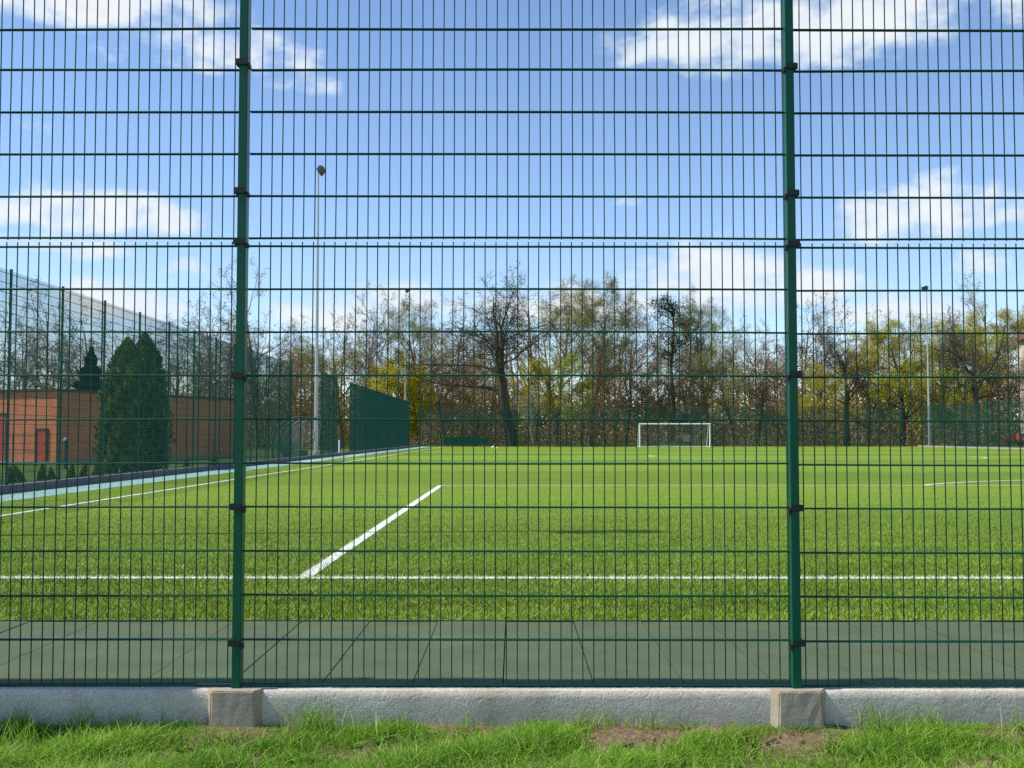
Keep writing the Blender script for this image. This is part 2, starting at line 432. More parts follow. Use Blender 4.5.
# taller tufts by the wall
for (tx, ty, cnt, hh) in ((-.92, 4.83, 80, .15), (-.84, 4.85, 60, .13), (.3, 4.83, 60, .12), (1.62, 4.83, 50, .14), (.62, 4.83, 50, .1), (1.68, 4.8, 40, .13), (-2.2, 4.82, 90, .12), (-1.95, 4.84, 70, .11), (-1.5, 4.84, 50, .1), (2.25, 4.8, 60, .1), (-.55, 4.84, 50, .09), (-1.75, 4.84, 60, .1), (-.2, 4.84, 40, .09), (.45, 4.86, 40, .1), (1.0, 4.78, 40, .1), (1.85, 4.84, 70, .13), (-.7, 4.7, 60, .12), (.1, 4.6, 60, .11), (-1.3, 4.6, 50, .1), (1.4, 4.5, 60, .12), (2.1, 4.55, 60, .12), (-2.1, 4.6, 70, .13)):
    c = np.stack([rs.normal(tx, .05, cnt), np.minimum(rs.normal(ty, .025, cnt), 4.89)], 1)
    blades(vg, c, GZ+.012, rs.uniform(.5, 1.25, cnt)*hh*1.1, rs.uniform(.003, .006, cnt), rs.uniform(.1, .9, cnt), np.clip(rs.normal(.5, .2, cnt), .02, .95), int(1000*abs(tx))+cnt, 4)
for i in range(70):      # flat rosettes of broad weed leaves
    wx_, wy_ = rnd.uniform(-2.6, 2.6), rnd.uniform(4.25, 4.86); c = np.tile([[wx_, wy_]], (9, 1)) + rs.normal(0, .006, (9, 2))
    blades(vg, c, GZ+.012, rs.uniform(.05, .09, 9), rs.uniform(.009, .018, 9), rs.uniform(.9, 1.7, 9), rs.uniform(.1, .4, 9), 900+i, 4)
tag(vg.build('grass', M['grass']), 'rough spring grass along the foot of the concrete wall', 'grass', kind='stuff')
# clods and pebbles on the bare soil
cl = MB()
import bmesh
for i in range(150):
    px, py, r_ = rnd.choice(((.42, 4.74, .2), (.58, 4.62, .17), (1.2, 4.74, .16), (-1.62, 4.38, .14), (1.95, 4.76, .14), (1.05, 4.68, .16)))
    bm = bmesh.new(); bmesh.ops.create_icosphere(bm, subdivisions=1, radius=rnd.uniform(.004, .013))
    cxy = (rnd.gauss(px, r_*.6), min(4.86, rnd.gauss(py, r_*.35)))
    for q in bm.verts:
        q.co *= rnd.uniform(.7, 1.2); q.co += Vector((*cxy, GZ+.026))
    cl.from_bm(bm)
tag(cl.build('soil_clods', M['soil']), 'brown crumbs of dry soil on the bare patches by the wall', 'soil', kind='stuff')

# ------------------------------------------------------------------ concrete wall and footings
w = MB(); nxw = 260
xw = np.linspace(-9.5, 9.5, nxw)
prof = [(4.905, -.25), (4.902, -.08), (4.9, -.02), (4.903, .012), (4.912, .019), (4.94, .021), (4.962, .018), (4.968, -.05)]
V = []
for x in xw:
    for k, (y, zz) in enumerate(prof):
        V.append((x, y + rs.normal(0, .0012), zz + (rs.normal(0, .0008) if k > 2 else 0)))
m = len(prof)
w.add(V, [(i*m+k, (i+1)*m+k, (i+1)*m+k+1, i*m+k+1) for i in range(nxw-1) for k in range(m-1)])
low = w.build('low_wall', M['wall'], smooth=True)
tag(low, 'long low rough grey concrete wall under the green mesh fence', 'wall')

def footing(x, label, group='concrete footings under the fence posts'):
    bm = bmesh.new()
    z0, z1 = -.32, .024; wf, wb = .096, .134; yf, yb = 4.853, 4.925
    pts = [(-wf, yf), (wf, yf), (wb, yb), (-wb, yb)]
    lo = [bm.verts.new((px*1.03, py-.003, z0)) for px, py in pts]; hi = [bm.verts.new((px, py, z1)) for px, py in pts]
    bm.faces.new(hi); bm.faces.new(lo[::-1])
    for i in range(4): bm.faces.new((lo[i], lo[(i+1) % 4], hi[(i+1) % 4], hi[i]))
    bmesh.ops.bevel(bm, geom=list(bm.edges), offset=.006, segments=2, affect='EDGES')
    bmesh.ops.subdivide_edges(bm, edges=[e for e in bm.edges if e.calc_length() > .05], cuts=5, use_grid_fill=True)
    for q in bm.verts: q.co += Vector((rnd.gauss(0, .0007), rnd.gauss(0, .0007), rnd.gauss(0, .0005)))
    mb = MB(); mb.from_bm(bm); o = mb.build('concrete_footing', M['footing']); o.location = (x, 0, 0)
    return tag(o, label, 'footing', group)
footing(-1.262, 'weathered concrete block under the left green fence post')
footing(1.283, 'tan stained concrete block under the right green fence post')

# ------------------------------------------------------------------ the near mesh fence
def wire_panel(nv, rows, z0, z1, rv, rh, k, ext=.03, dbl=.007):
    mb = MB()
    for i in range(nv):
        x = i*.05 + rnd.gauss(0, .0008); zs = np.linspace(z0, z1, 7)
        mb.tube([(x + (rnd.gauss(0, .0007) if 0 < j < 6 else 0), 0, zz) for j, zz in enumerate(zs)], rv, k, 0, True)
    for zr in rows:
        sag = rnd.gauss(0, .0022); tilt = rnd.gauss(0, .0012); xs_ = np.linspace(-ext, (nv-1)*.05+ext, 9)
        for s in (-1, 1): mb.tube([(x, s*dbl, zr + sag*math.sin(math.pi*j/8) + tilt*(j/8-.5)) for j, x in enumerate(xs_)], rh, k, 0, True)
    return mb
lower = wire_panel(49, [.037+.2012*i for i in range(11)], .031, 2.070, .0028, .004, 6, .054)
upper = wire_panel(49, [2.085+.1988*i for i in range(10)], 2.081, 3.91, .0028, .004, 6, .054)
fence = empty('mesh_fence', (0, FP, 0), 0, 'tall green welded mesh fence on the low concrete wall in the foreground', 'fence')
lo_o = lower.build('mesh_panel', M['wire_green'], fence, True); up_o = upper.build('mesh_panel', M['wire_green'], fence, True)
def zpx(y, d=4.9): return EYE + d*math.tan(math.atan((384-y)/F) + R(PITCH))
first = True
for x0, dz in ((-1.186, 0), (-3.707, -.001), (-6.24, -.006), (1.3316, -.008), (3.866, -.004)):
    for src, jx in ((lo_o, 0), (up_o, .004)):
        o = src if x0 == -1.186 else src.copy()
        if o is not src: COL.objects.link(o)
        o.parent = fence; o.location = (x0+jx, 0, dz)
        if x0 == -1.186: o.rotation_euler = (0, R(.07), 0)
        elif x0 < -3: o.rotation_euler = (0, R(-.1), 0); o.location.z += -.003
def post_mesh():
    mb = MB(); mb.bbox(-.02, .02, -.03, .03, .0, 3.96, .003); return mb
def clip_mesh(side):
    mb = MB()
    mb.bbox(-.036 if side < 0 else -.021, .021 if side < 0 else .036, -.041, -.0305, -.015, .015, .003)
    x0 = -.036 if side < 0 else .022
    mb.bbox(x0, x0+.014, -.0304, .014, -.014, .014, .003)
    s = -side
    mb.bbox(min(s*.0215, s*.031), max(s*.0215, s*.031), -.036, .0, -.028, -.004, .002)
    return mb
pm = post_mesh().build('post', M['fence_green'], fence)
cm = {-1: clip_mesh(-1).build('clip', M['clip'], pm), 1: clip_mesh(1).build('clip', M['clip'], pm)}
ptop = MB(); ptop.bbox(-.022, .022, -.032, .032, 3.961, 3.975, .003)
cap = ptop.build('post_cap', M['clip'], pm)
clipz = {-1: [zpx(q) for q in (61, 190, 241, 375.5, 507, 643.5)], 1: [zpx(q) for q in (65.5, 192.5, 243.5, 374, 508, 643.5)]}
pi = 0
for x, side, rz in ((-1.262, -1, 0), (1.282, 1, 6), (-3.8, -1, 1), (3.82, 1, 2), (-6.33, 1, 0), (6.35, -1, 0)):
    q = pm if pi == 0 else pm.copy()
    if pi:
        COL.objects.link(q); c2 = cap.copy(); COL.objects.link(c2); c2.parent = q
    q.parent = fence; q.location = (x, 0, .012); q.rotation_euler = (0, 0, R(rz))
    zs = clipz[side] + [2.72+.6, 3.78]
    for k, zc in enumerate(zs):
        if pi == 0 and k == 0: c = cm[-1]
        elif pi == 1 and k == 0: c = cm[1]
        else: c = cm[side].copy(); COL.objects.link(c)
        c.parent = q; c.location = (0, 0, zc-.012)
    pi += 1

# ------------------------------------------------------------------ fences round the pitch
def fence_run(label, loc, rz, skips, nb, h0=.16, fine=1):
    root = empty('mesh_fence', loc, rz, label, 'fence')
    mb = MB()
    nv = 49*fine; sp = .05/fine
    for i in range(nv): mb.tube([(.06+i*sp, 0, h0+.03), (.06+i*sp, 0, h0+4.38)], .0042, 4, 0, False)
    for zr in [h0+.05+.2*i for i in range(12)]+[h0+2.31+.2*i for i in range(11)]:
        mb.tube([(0.0, 0, zr), (2.52, 0, zr)], .0075, 4, 0, False)
    pan = None
    pb = MB(); pb.box(-.03, .03, -.02, .02, 0, h0+4.42); pst = None
    for i in range(nb+1):
        need = not (any(a <= i < b for a, b in skips) and any(a <= i-1 < b for a, b in skips))
        if need:
            if pst is None: pst = o = pb.build('post', M['far_green'], root)
            else: o = pst.copy(); COL.objects.link(o); o.parent = root
            o.location = (i*2.52, 0, 0)
        if i < nb and not any(a <= i < b for a, b in skips):
            if pan is None: pan = o = mb.build('mesh_panel', M['far_green'], root)
            else: o = pan.copy(); COL.objects.link(o); o.parent = root
            o.location = (i*2.52, 0, 0)
    return root
SFX = -10.3
Y0 = 21.77 - 2.52*6
# bays with openings at the dugout and at the gate
fence_run('long green mesh fence down the left side of the pitch, on the slate kerb', (SFX, Y0, 0), R(90), [(17, 20), (22, 24)], 39)
farf = fence_run('green mesh fence behind the far goal', (SFX+.05, 117.5, 0), 0, [], 21, .03, 2)
fence_run('green mesh fence on the right edge of the far end, beside the right floodlight', (SFX+.05+2.52*21+1.55, 80, 0), R(90), [], 14, .03)
s = MB()
for i in range(6):
    s.box(2.6+i*.8, 2.6+i*.8+.78, -.06, -.045, .25, 1.0+.05*math.sin(i*2.1))
s.build('windscreen', M['screen'], farf)

k = MB()
yk = 5.0
while yk < 116.5:
    if not (51.6 < yk < 52.0):
        k.bbox(-10.5, -10.2, yk, min(yk+.996, 117), -.3, .17 + rnd.uniform(-.003, .003), .008)
    yk += 1.0
tag(k.build('kerb_wall', M['kerb']), 'low slate grey kerb of concrete blocks under the left side fence', 'kerb')
k = MB(); k.bbox(44.1, 44.3, 92, 117.2, -.1, .14, .01); tag(k.build('kerb_wall', M['footing']), 'pale kerb under the mesh fence right of the right floodlight', 'kerb')

# ------------------------------------------------------------------ floodlights
def mast(loc, label, h, rz):
    root = empty('floodlight_mast', loc, rz, label, 'floodlight', 'floodlight masts around the pitch')
    mb = MB(); mb.tube([(0,0,0), (0,0,h*.3), (0,0,h*.65), (0,0,h)], [.13, .11, .08, .05], 10); mb.build('pole', M['galv'], root, True)
    mb = MB(); mb.bbox(-.3, .3, -.3, .3, -.05, .1, .02); mb.tube([(0,0,.1), (0,0,.22)], .2, 10); mb.build('base_plate', M['plinth'], root)
    mb = MB(); mb.bbox(-.17, -.07, -.12, .12, 1.0, 1.6, .02); mb.build('service_box', M['galv'], root)
    mb = MB(); mb.tube([(0,-.55,h-.03), (0,.55,h-.03)], .04, 6); mb.tube([(0,0,h-.1),(0,0,h+.12)], .06, 8); mb.build('crossarm', M['lamp_dark'], root)
    for s in (-1, 1):
        bm = bmesh.new(); bmesh.ops.create_cube(bm, size=1)
        for q in bm.verts:
            top = q.co.z > 0
            q.co = Vector((q.co.x*(.34 if top else .5), q.co.y*(.42 if top else .5), q.co.z*.26))
        bmesh.ops.bevel(bm, geom=list(bm.edges), offset=.03, segments=2, affect='EDGES')
        bmesh.ops.rotate(bm, verts=bm.verts, cent=(0,0,0), matrix=Matrix.Rotation(R(-52), 3, 'Y') )
        bmesh.ops.translate(bm, verts=bm.verts, vec=(.16, s*.36, h+.02))
        mb = MB(); mb.from_bm(bm); mb.build('lamp_head', M['lamp_dark'], root)
    return root
mast((-12.2, 66, -.05), 'tall grey floodlight mast on the left, nearest of the three in view', 17.75, 0)
mast((-12.2, 120, -.05), 'grey floodlight mast behind the far left corner, by the yellow bush', 17.6, 0)
mast((45.9, 118.5, 0), 'grey floodlight mast behind the right end of the pitch', 17.6, math.pi)
mast((-12.3, 12.1, -.05), 'grey floodlight mast left outside the picture, casting the dark spot on the turf', 17.3, R(-84))

# ------------------------------------------------------------------ goal and ball
goal = empty('football_goal', (CX+.1, FL, 0), 0, 'white football goal with net at the far end', 'goal')
for x in (-3.72, 3.72):
    mb = MB(); mb.tube([(x,0,0),(x,0,2.44)], .075, 8); mb.build('goalpost', M['white_paint'], goal, True)
mb = MB(); mb.tube([(-3.79,0,2.44),(3.79,0,2.44)], .075, 8); mb.build('crossbar', M['white_paint'], goal, True)
for x in (-3.72, 3.72):
    mb = MB(); mb.tube([(x,0,2.44),(x,.8,2.4),(x,2.0,.05)], .04, 6); mb.tube([(x,2.0,.04),(x,0,.04)], .035, 6); mb.build('side_frame', M['white_paint'], goal, True)
mb = MB(); mb.tube([(-3.72,2.0,.05),(3.72,2.0,.05)], .035, 6); mb.build('ground_bar', M['white_paint'], goal, True)
mb = MB()
for i in range(50):
    x = -3.7+i*.151
    mb.tube([(x,.02,2.47),(x,.8,2.42),(x,1.98,.06)], .003, 3, 0, False)
for j in range(22):
    f = j/21; pnt = (.02+.78*f*3, 2.45) if f < .33 else (.8+1.18*(f-.33)/.67, 2.42-2.36*(f-.33)/.67)
    mb.tube([(-3.7,pnt[0],pnt[1]),(3.7,pnt[0],pnt[1])], .003, 3, 0, False)
for sx in (-3.7, 3.7):
    for j in range(12):
        zz = .1+j*.2; mb.tube([(sx,.02,zz),(sx,max(.1, .8+1.18*(2.42-zz)/2.36),zz)], .003, 3, 0, False)
mb.build('net', M['net'], goal)
bm = bmesh.new(); bmesh.ops.create_icosphere(bm, subdivisions=3, radius=.13)
mb = MB(); mb.from_bm(bm); o = mb.build('football', M['white_paint'], None, True); o.location = (lat(493, 98), 98, .13)
tag(o, 'small white football lying on the far turf left of the goal', 'ball')

# ------------------------------------------------------------------ dugout by the left fence
dg = empty('dugout', (-11.8, 52.4, -.06), 0, 'arched dugout shelter of hazy sheeting in the gap of the left fence', 'dugout')
def hoop(y, r, mb):
    pts = [(0, y, 0), (0, y, .9)] + [(1.35-1.35*math.cos(a_), y, .9+1.25*math.sin(a_)) for a_ in np.linspace(.15, 1.57, 8)] + [(1.6, y, 2.15)]
    mb.tube(pts, r, 6); return pts
for y in (0, 1.5, 3.0, 4.5):
    mb = MB(); pts = hoop(y, .05, mb); mb.build('hoop', M['dark_metal'], dg, True)
mb = MB(); n = len(pts)
V = [(px, yy_, pz) for yy_ in (0.03, 4.47) for (px, _, pz) in [(q[0], 0, q[2]) for q in pts]]
mb.add(V, [(i, i+1, n+i+1, n+i) for i in range(n-1)]); mb.build('roof_sheet', M['sheet'], dg)
for y in (.05, 4.45):
    mb = MB(); V = [(q[0], y, q[2]) for q in pts] + [(1.35, y, 0), (1.35, y, .05)]
    c = len(V); V.append((1.2, y, 1.0)); mb.add(V, [(i, i+1, c) for i in range(n-1)] + [(n-1, n, c), (n, 0, c)])
    mb.build('end_sheet', M['sheet'], dg)
bn = empty('team_bench', (-11.2, 52.6, -.06), 0, 'dark green bench inside the dugout', 'bench')
mb = MB(); mb.bbox(-.2, .3, 0, 4.1, .42, .5, .02); mb.build('seat', M['bench_green'], bn)
mb = MB(); mb.bbox(-.28, -.22, 0, 4.1, .42, .95, .02); mb.build('backrest', M['bench_green'], bn)
mb = MB(); mb.bbox(.24, .3,   .02, 4.08, .05, .41, .01); mb.build('front_panel', M['bench_green'], bn)
for y in (.3, 2.0, 3.8):
    mb = MB(); mb.bbox(-.2, .2, y-.03, y+.03, 0, .42, .005); mb.build('leg', M['dark_metal'], bn)
# litter bin and marker post by the gate opening
bi = empty('litter_bin', (-11.0, 66.6, -.03), 0, 'small dark litter bin by the gate opening in the left fence', 'bin')
mb = MB(); mb.tube([(0,0,.25),(0,0,.95)], [.22,.26], 10); mb.build('bucket', M['dark_metal'], bi, True)
mb = MB(); mb.tube([(0,.28,0),(0,.28,1.2)], .03, 6); mb.build('post', M['dark_metal'], bi)
mk = empty('marker_post', (lat(338, 64), 64.5, 0), 0, 'short white post beside the gate opening of the left fence', 'post')
mb = MB(); mb.tube([(0,0,0),(0,0,.85)], .05, 8); mb.build('shaft', M['white_paint'], mk, True)
mb = MB(); mb.tube([(0,0,.855),(0,0,.9)], [.055,.02], 8); mb.build('cap', M['white_paint'], mk, True)

# ------------------------------------------------------------------ brick buildings on the left
def brick_house(loc, w_, dp, h, rz, label, doors, wins):
    root = empty('brick_building', loc, rz, label, 'building')
    mb = MB(); mb.box(-w_, 0, 0, dp, .25, h); mb.build('wall', M['brick'], root)
    mb = MB(); mb.box(-w_-.03, .03, -.03, dp+.03, -.3, .248); mb.build('plinth', M['plinth'], root)
    mb = MB(); mb.bbox(-w_-.15, .15, -.15, dp+.15, h+.002, h+.14, .02); mb.build('roof', M['roof_edge'], root)
    for (x0, x1, z1) in doors:
        mb = MB(); mb.box(x0, x1, -.04, -.002, .26, z1); d_ = mb.build('door', M['red_door'], root)
        mb = MB(); mb.box(x0-.09, x0-.003, -.07, -.002, .26, z1+.1); mb.box(x1+.003, x1+.09, -.07, -.002, .26, z1+.1); mb.box(x0-.002, x1+.002, -.07, -.002, z1+.003, z1+.1)
        mb.build('frame', M['roof_edge'], d_)
        mb = MB(); mb.tube([(x1-.1,-.08,1.2),(x1-.22,-.08,1.2)], .02, 6); mb.build('handle', M['dark_metal'], d_)
    for (y0, y1, z0, z1) in wins:
        mb = MB(); mb.box(.002, .03, y0, y1, z0, z1); w2 = mb.build('window', M['roof_edge'], root)
        mb = MB(); mb.box(.031, .036, y0+.07, y1-.07, z0+.07, z1-.07); mb.build('pane', M['glass'], w2)
    return root
brick_house((-24.8, 58, -.42), 12, 16.6, 4.02, R(-20), 'long low orange brick building with red doors at the far left', [(-1.3, -.62, 1.9), (-6.2, -3.5, 2.75)], [])
rl = empty('railing', (-25.0, 56.2, -.42), R(-20), 'thin dark metal railing in front of the orange brick building', 'railing')
for x in (-1.65, -.05, -3.3, -5):
    mb = MB(); mb.tube([(x,0,0),(x,0,1.65)], .035, 6); mb.build('post', M['dark_metal'], rl)
for zz in (.85, 1.6):
    mb = MB(); mb.tube([(-5,0,zz),(-.05,0,zz)], .025, 6); mb.build('rail', M['dark_metal'], rl)
bl = empty('bollard_lamp', (lat(66.5, 50), 50, -.4), 0, 'dark bollard lamp with pale cap at the brick building corner', 'lamp')
mb = MB(); mb.tube([(0,0,0),(0,0,1.35)], .1, 8); mb.build('shaft', M['dark_metal'], bl, True)
mb = MB(); mb.tube([(0,0,1.352),(0,0,1.43),(0,0,1.5)], [.14,.13,.05], 10); mb.build('lamp_cap', M['plinth'], bl, True)

# house at the right edge
hs = empty('cream_house', (66.9, 131, -.05), 0, 'tall cream rendered house with brown roof at the right edge', 'building')
mb = MB(); mb.box(0, 13, 0, 11, 0, 14.0); mb.build('wall', M['stucco'], hs)
mb = MB(); V = [(0,.02,14.01),(13,.02,14.01),(6.5,.02,19),(0,10.98,14.01),(13,10.98,14.01),(6.5,10.98,19)]
mb.add(V, [(0,1,2),(3,5,4)]); mb.build('gable', M['stucco'], hs)
mb = MB()
for s, x0 in ((1, -.5), (-1, 13.5)):
    a_ = np.array([(x0,-.5,13.75),(6.5,-.5,19.15),(6.5,11.5,19.15),(x0,11.5,13.75)]); b_ = a_+np.array([0,0,.25])
    mb.add(np.vstack([a_, b_]), [(0,1,2,3),(4,5,6,7),(0,1,5,4),(2,3,7,6),(0,3,7,4)])
mb.build('roof', M['rooftile'], hs)
for zz in (1.2, 4.4, 7.6, 10.4):
    for x in (2, 5.8, 9.6):
        mb = MB(); mb.box(x, x+1.4, -.03, -.002, zz, zz+1.6); w2 = mb.build('window', M['white_paint'], hs)
        mb = MB(); mb.box(x+.1, x+1.3, -.036, -.031, zz+.1, zz+1.5); mb.build('pane', M['glass'], w2)
# low pale building seen between trunks
pb_ = empty('low_building', (lat(864, 158), 158, 0), 0, 'low pale building glimpsed between trunks left of the right floodlight', 'building')
mb = MB(); mb.box(0, 4.6, 0, 5, 0, 1.9); mb.build('wall', M['stucco'], pb_)
mb = MB(); mb.bbox(-.2, 4.8, -.2, 5.2, 1.902, 2.08, .02); mb.build('roof', M['roof_edge'], pb_)
mb = MB(); mb.box(1.0, 1.9, -.03, -.002, .7, 1.4); w2 = mb.build('window', M['white_paint'], pb_)
mb = MB(); mb.box(1.07, 1.83, -.036, -.031, .77, 1.33); mb.build('pane', M['glass'], w2)

# red car at the right edge
car = empty('parked_car', (lat(1019, 127), 127, 0), R(8), 'red car parked behind the trees at the right edge', 'car')
bm = bmesh.new()
prof = [(-2, .35), (-2.02, .75), (-1.7, .9), (-1.0, .98), (-.45, 1.42), (.9, 1.46), (1.6, 1.0), (1.95, .9), (2, .35)]
va = [bm.verts.new((-.82 if zz < 1.1 else -.66, q, zz)) for q, zz in prof]; vb = [bm.verts.new((.82 if zz < 1.1 else .66, q, zz)) for q, zz in prof]
bm.faces.new(va[::-1]); bm.faces.new(vb)
for i in range(len(prof)):
    j = (i+1) % len(prof); bm.faces.new((va[i], va[j], vb[j], vb[i]))
bmesh.ops.recalc_face_normals(bm, faces=bm.faces)
bmesh.ops.bevel(bm, geom=list(bm.edges), offset=.05, segments=2, affect='EDGES')
mb = MB(); mb.from_bm(bm); mb.build('body', M['red_car'], car, True)
mb = MB(); mb.add([(-.66,-1.02,1.02),(.66,-1.02,1.02),(.55,-.54,1.39),(-.55,-.54,1.39)], [(0,1,2,3)]); mb.build('windscreen', M['glass'], car)
for x in (-.6, .6):
    mb = MB(); mb.bbox(x-.15, x+.15, -2.06, -2.0, .65, .78, .02); mb.build('headlight', M['galv'], car)
for x in (-.74, .74):
    for y in (-1.3, 1.25):
        mb = MB(); mb.tube([(x-.1,y,.31),(x+.1,y,.31)], .31, 14); wl = mb.build('wheel', M['rubber'], car)
        mb = MB(); sx = 1 if x > 0 else -1; mb.tube([(x+sx*.101,y,.31),(x+sx*.112,y,.31)], .18, 12); mb.build('rim', M['galv'], wl)

# grassy mound, cream box, marker and railing beyond the goal
mn = MB(); nr, na = 8, 28; V = [(0, 0, .75)]
for i in range(1, nr+1):
    f = i/nr
    for j in range(na):
        th = j*2*math.pi/na; V.append((4.6*f*math.cos(th), 5.5*f*math.sin(th), .75*(1+math.cos(math.pi*f))/2-.04 + (rnd.uniform(-.03, .03) if i < nr else 0)))
mn.add(V, [(0, 1+j, 1+(j+1) % na) for j in range(na)])
mn.add(V, [(1+(i-1)*na+j, 1+i*na+j, 1+i*na+(j+1) % na, 1+(i-1)*na+(j+1) % na) for i in range(1, nr) for j in range(na)])
o = mn.build('mound', M['lawn'], None, True); o.location = (lat(672, 128), 128, -.03); tag(o, kind='structure')
bx = empty('cream_box', (lat(687, 128.5), 128.5, .52), 0, 'cream wooden box on the mound seen through the goal', 'box')
mb = MB(); mb.bbox(-.48, .48, -.3, .3, 0, .75, .02); mb.build('body', M['cream_box'], bx)
mb = MB(); mb.bbox(-.54, .54, -.36, .36, .752, .86, .02); mb.build('lid', M['plinth'], bx)
mk2 = empty('marker_post', (lat(666, 127.6), 127.6, .55), 0, 'white striped marker post on the mound seen through the goal', 'post')
mb = MB(); mb.tube([(0,0,-.1),(0,0,1.15)], .09, 8); mb.build('shaft', M['white_paint'], mk2, True)
mb = MB(); mb.tube([(0,0,.35),(0,0,.6)], .095, 8); mb.build('stripe', M['red_car'], mk2, True)
rw = empty('white_railing', (lat(741, 128), 128, 0), 0, 'small pale railing right of the far goal, behind the fence', 'railing')
for i in range(6):
    mb = MB(); mb.tube([(i*.45,0,0),(i*.45,0,.95)], .045, 6); mb.build('post', M['galv'], rw)
for zz in (.5, .9):
    mb = MB(); mb.tube([(0,0,zz),(2.25,0,zz)], .035, 6); mb.build('rail', M['galv'], rw)

# ------------------------------------------------------------------ trees
UP = np.array([0, 0, 1.])
def skel(seed, P):
    rng = np.random.RandomState(seed); out = [[] for _ in range(P['lev']+1)]
    def perp(d):
        a = rng.normal(0, 1, 3); a -= a.dot(d)*d; return a/(np.linalg.norm(a)+1e-9)
    def br(p, d, Ln, r, lev):
        n = P['seg'][lev]; st = Ln/n; pts = [p]; ds = []
        for i in range(n):
            d = d + rng.normal(0, P['wob'][lev], 3) + UP*P['trop'][lev]; d = d/np.linalg.norm(d)
            p = p + d*st; pts.append(p); ds.append(d)
        tip = P['tip'][lev]; rr = r*(1-(1-tip)*np.linspace(0, 1, n+1))
        out[lev].append((np.array(pts), rr))
        if lev < P['lev']:
            nc = P['nc'][lev]; s0 = P['st'][lev]
            for k in range(nc):
                t = s0+(1-s0)*(k+rng.rand())/nc; t = min(t, .999)
                i = int(t*n); f = t*n-i
                pos = pts[i]*(1-f)+pts[i+1]*f
                a = R(P['ang'][lev])*rng.uniform(.65, 1.25)
                if lev == 0 and 'cone' in P: a *= 1.15-.45*t
                dd = ds[i]*math.cos(a)+perp(ds[i])*math.sin(a)
                ln = Ln*P['lr'][lev]*rng.uniform(.65, 1.15)*(1-P['sh'][lev]*(t-s0)/(1-s0+1e-6))
                br(pos, dd/np.linalg.norm(dd), ln, max(rr[i]*P['rr'][lev], P['rmin']), lev+1)
    br(np.array([0, 0, -.2]), np.array([P.get('lean', 0), 0, 1.]), P['H'], P['r'], 0)
    return out
def tubes(mb, brs, k, mi=0):
    if not brs: return
    pts = np.stack([b[0] for b in brs]); rad = np.stack([b[1] for b in brs]); B, n, _ = pts.shape
    t = np.gradient(pts, axis=1); t /= np.linalg.norm(t, axis=2)[..., None]+1e-9
    ref = np.where(np.abs(t[:, :1, 2:3]) < .8, np.array([0, 0, 1.]), np.array([1., 0, 0]))
    a = np.cross(t, np.broadcast_to(ref, t.shape)); a /= np.linalg.norm(a, axis=2)[..., None]+1e-9
    b = np.cross(t, a); th = np.arange(k)*2*math.pi/k
    ring = pts[:, :, None]+rad[:, :, None, None]*(np.cos(th)[:, None]*a[:, :, None]+np.sin(th)[:, None]*b[:, :, None])
    i, j = np.meshgrid(np.arange(n-1), np.arange(k), indexing='ij')
    f = np.stack([i*k+j, i*k+(j+1) % k, (i+1)*k+(j+1) % k, (i+1)*k+j], -1).reshape(-1, 4)
    f = (f[None]+(np.arange(B)*n*k)[:, None, None]).reshape(-1, 4)
    mb.add(ring.reshape(-1, 3), f, mi)
def leaf_quads(mb, c, size, mi, seed, flat=0):
    rs = np.random.RandomState(seed); n = len(c)
    a = rs.normal(0, 1, (n, 3)); a /= np.linalg.norm(a, axis=1)[:, None]
    b = rs.normal(0, 1, (n, 3)); b[:, 2] *= (1-flat); b -= (a*b).sum(1)[:, None]*a; b /= np.linalg.norm(b, axis=1)[:, None]
    s = (size*rs.uniform(.5, 1.3, n))[:, None]
    V = np.stack([c-a*s*.5, c+b*s*.32, c+a*s*.5, c-b*s*.32], 1).reshape(-1, 3)
    mb.add(V, np.arange(n*4).reshape(-1, 4), mi)
def twig_points(sk, levs, n, seed, jit):
    rs = np.random.RandomState(seed); P_ = np.concatenate([np.concatenate([b[0][1:] for b in sk[l]]) for l in levs if l < len(sk) and sk[l]])
    return P_[rs.randint(0, len(P_), n)]+rs.normal(0, jit, (n, 3))

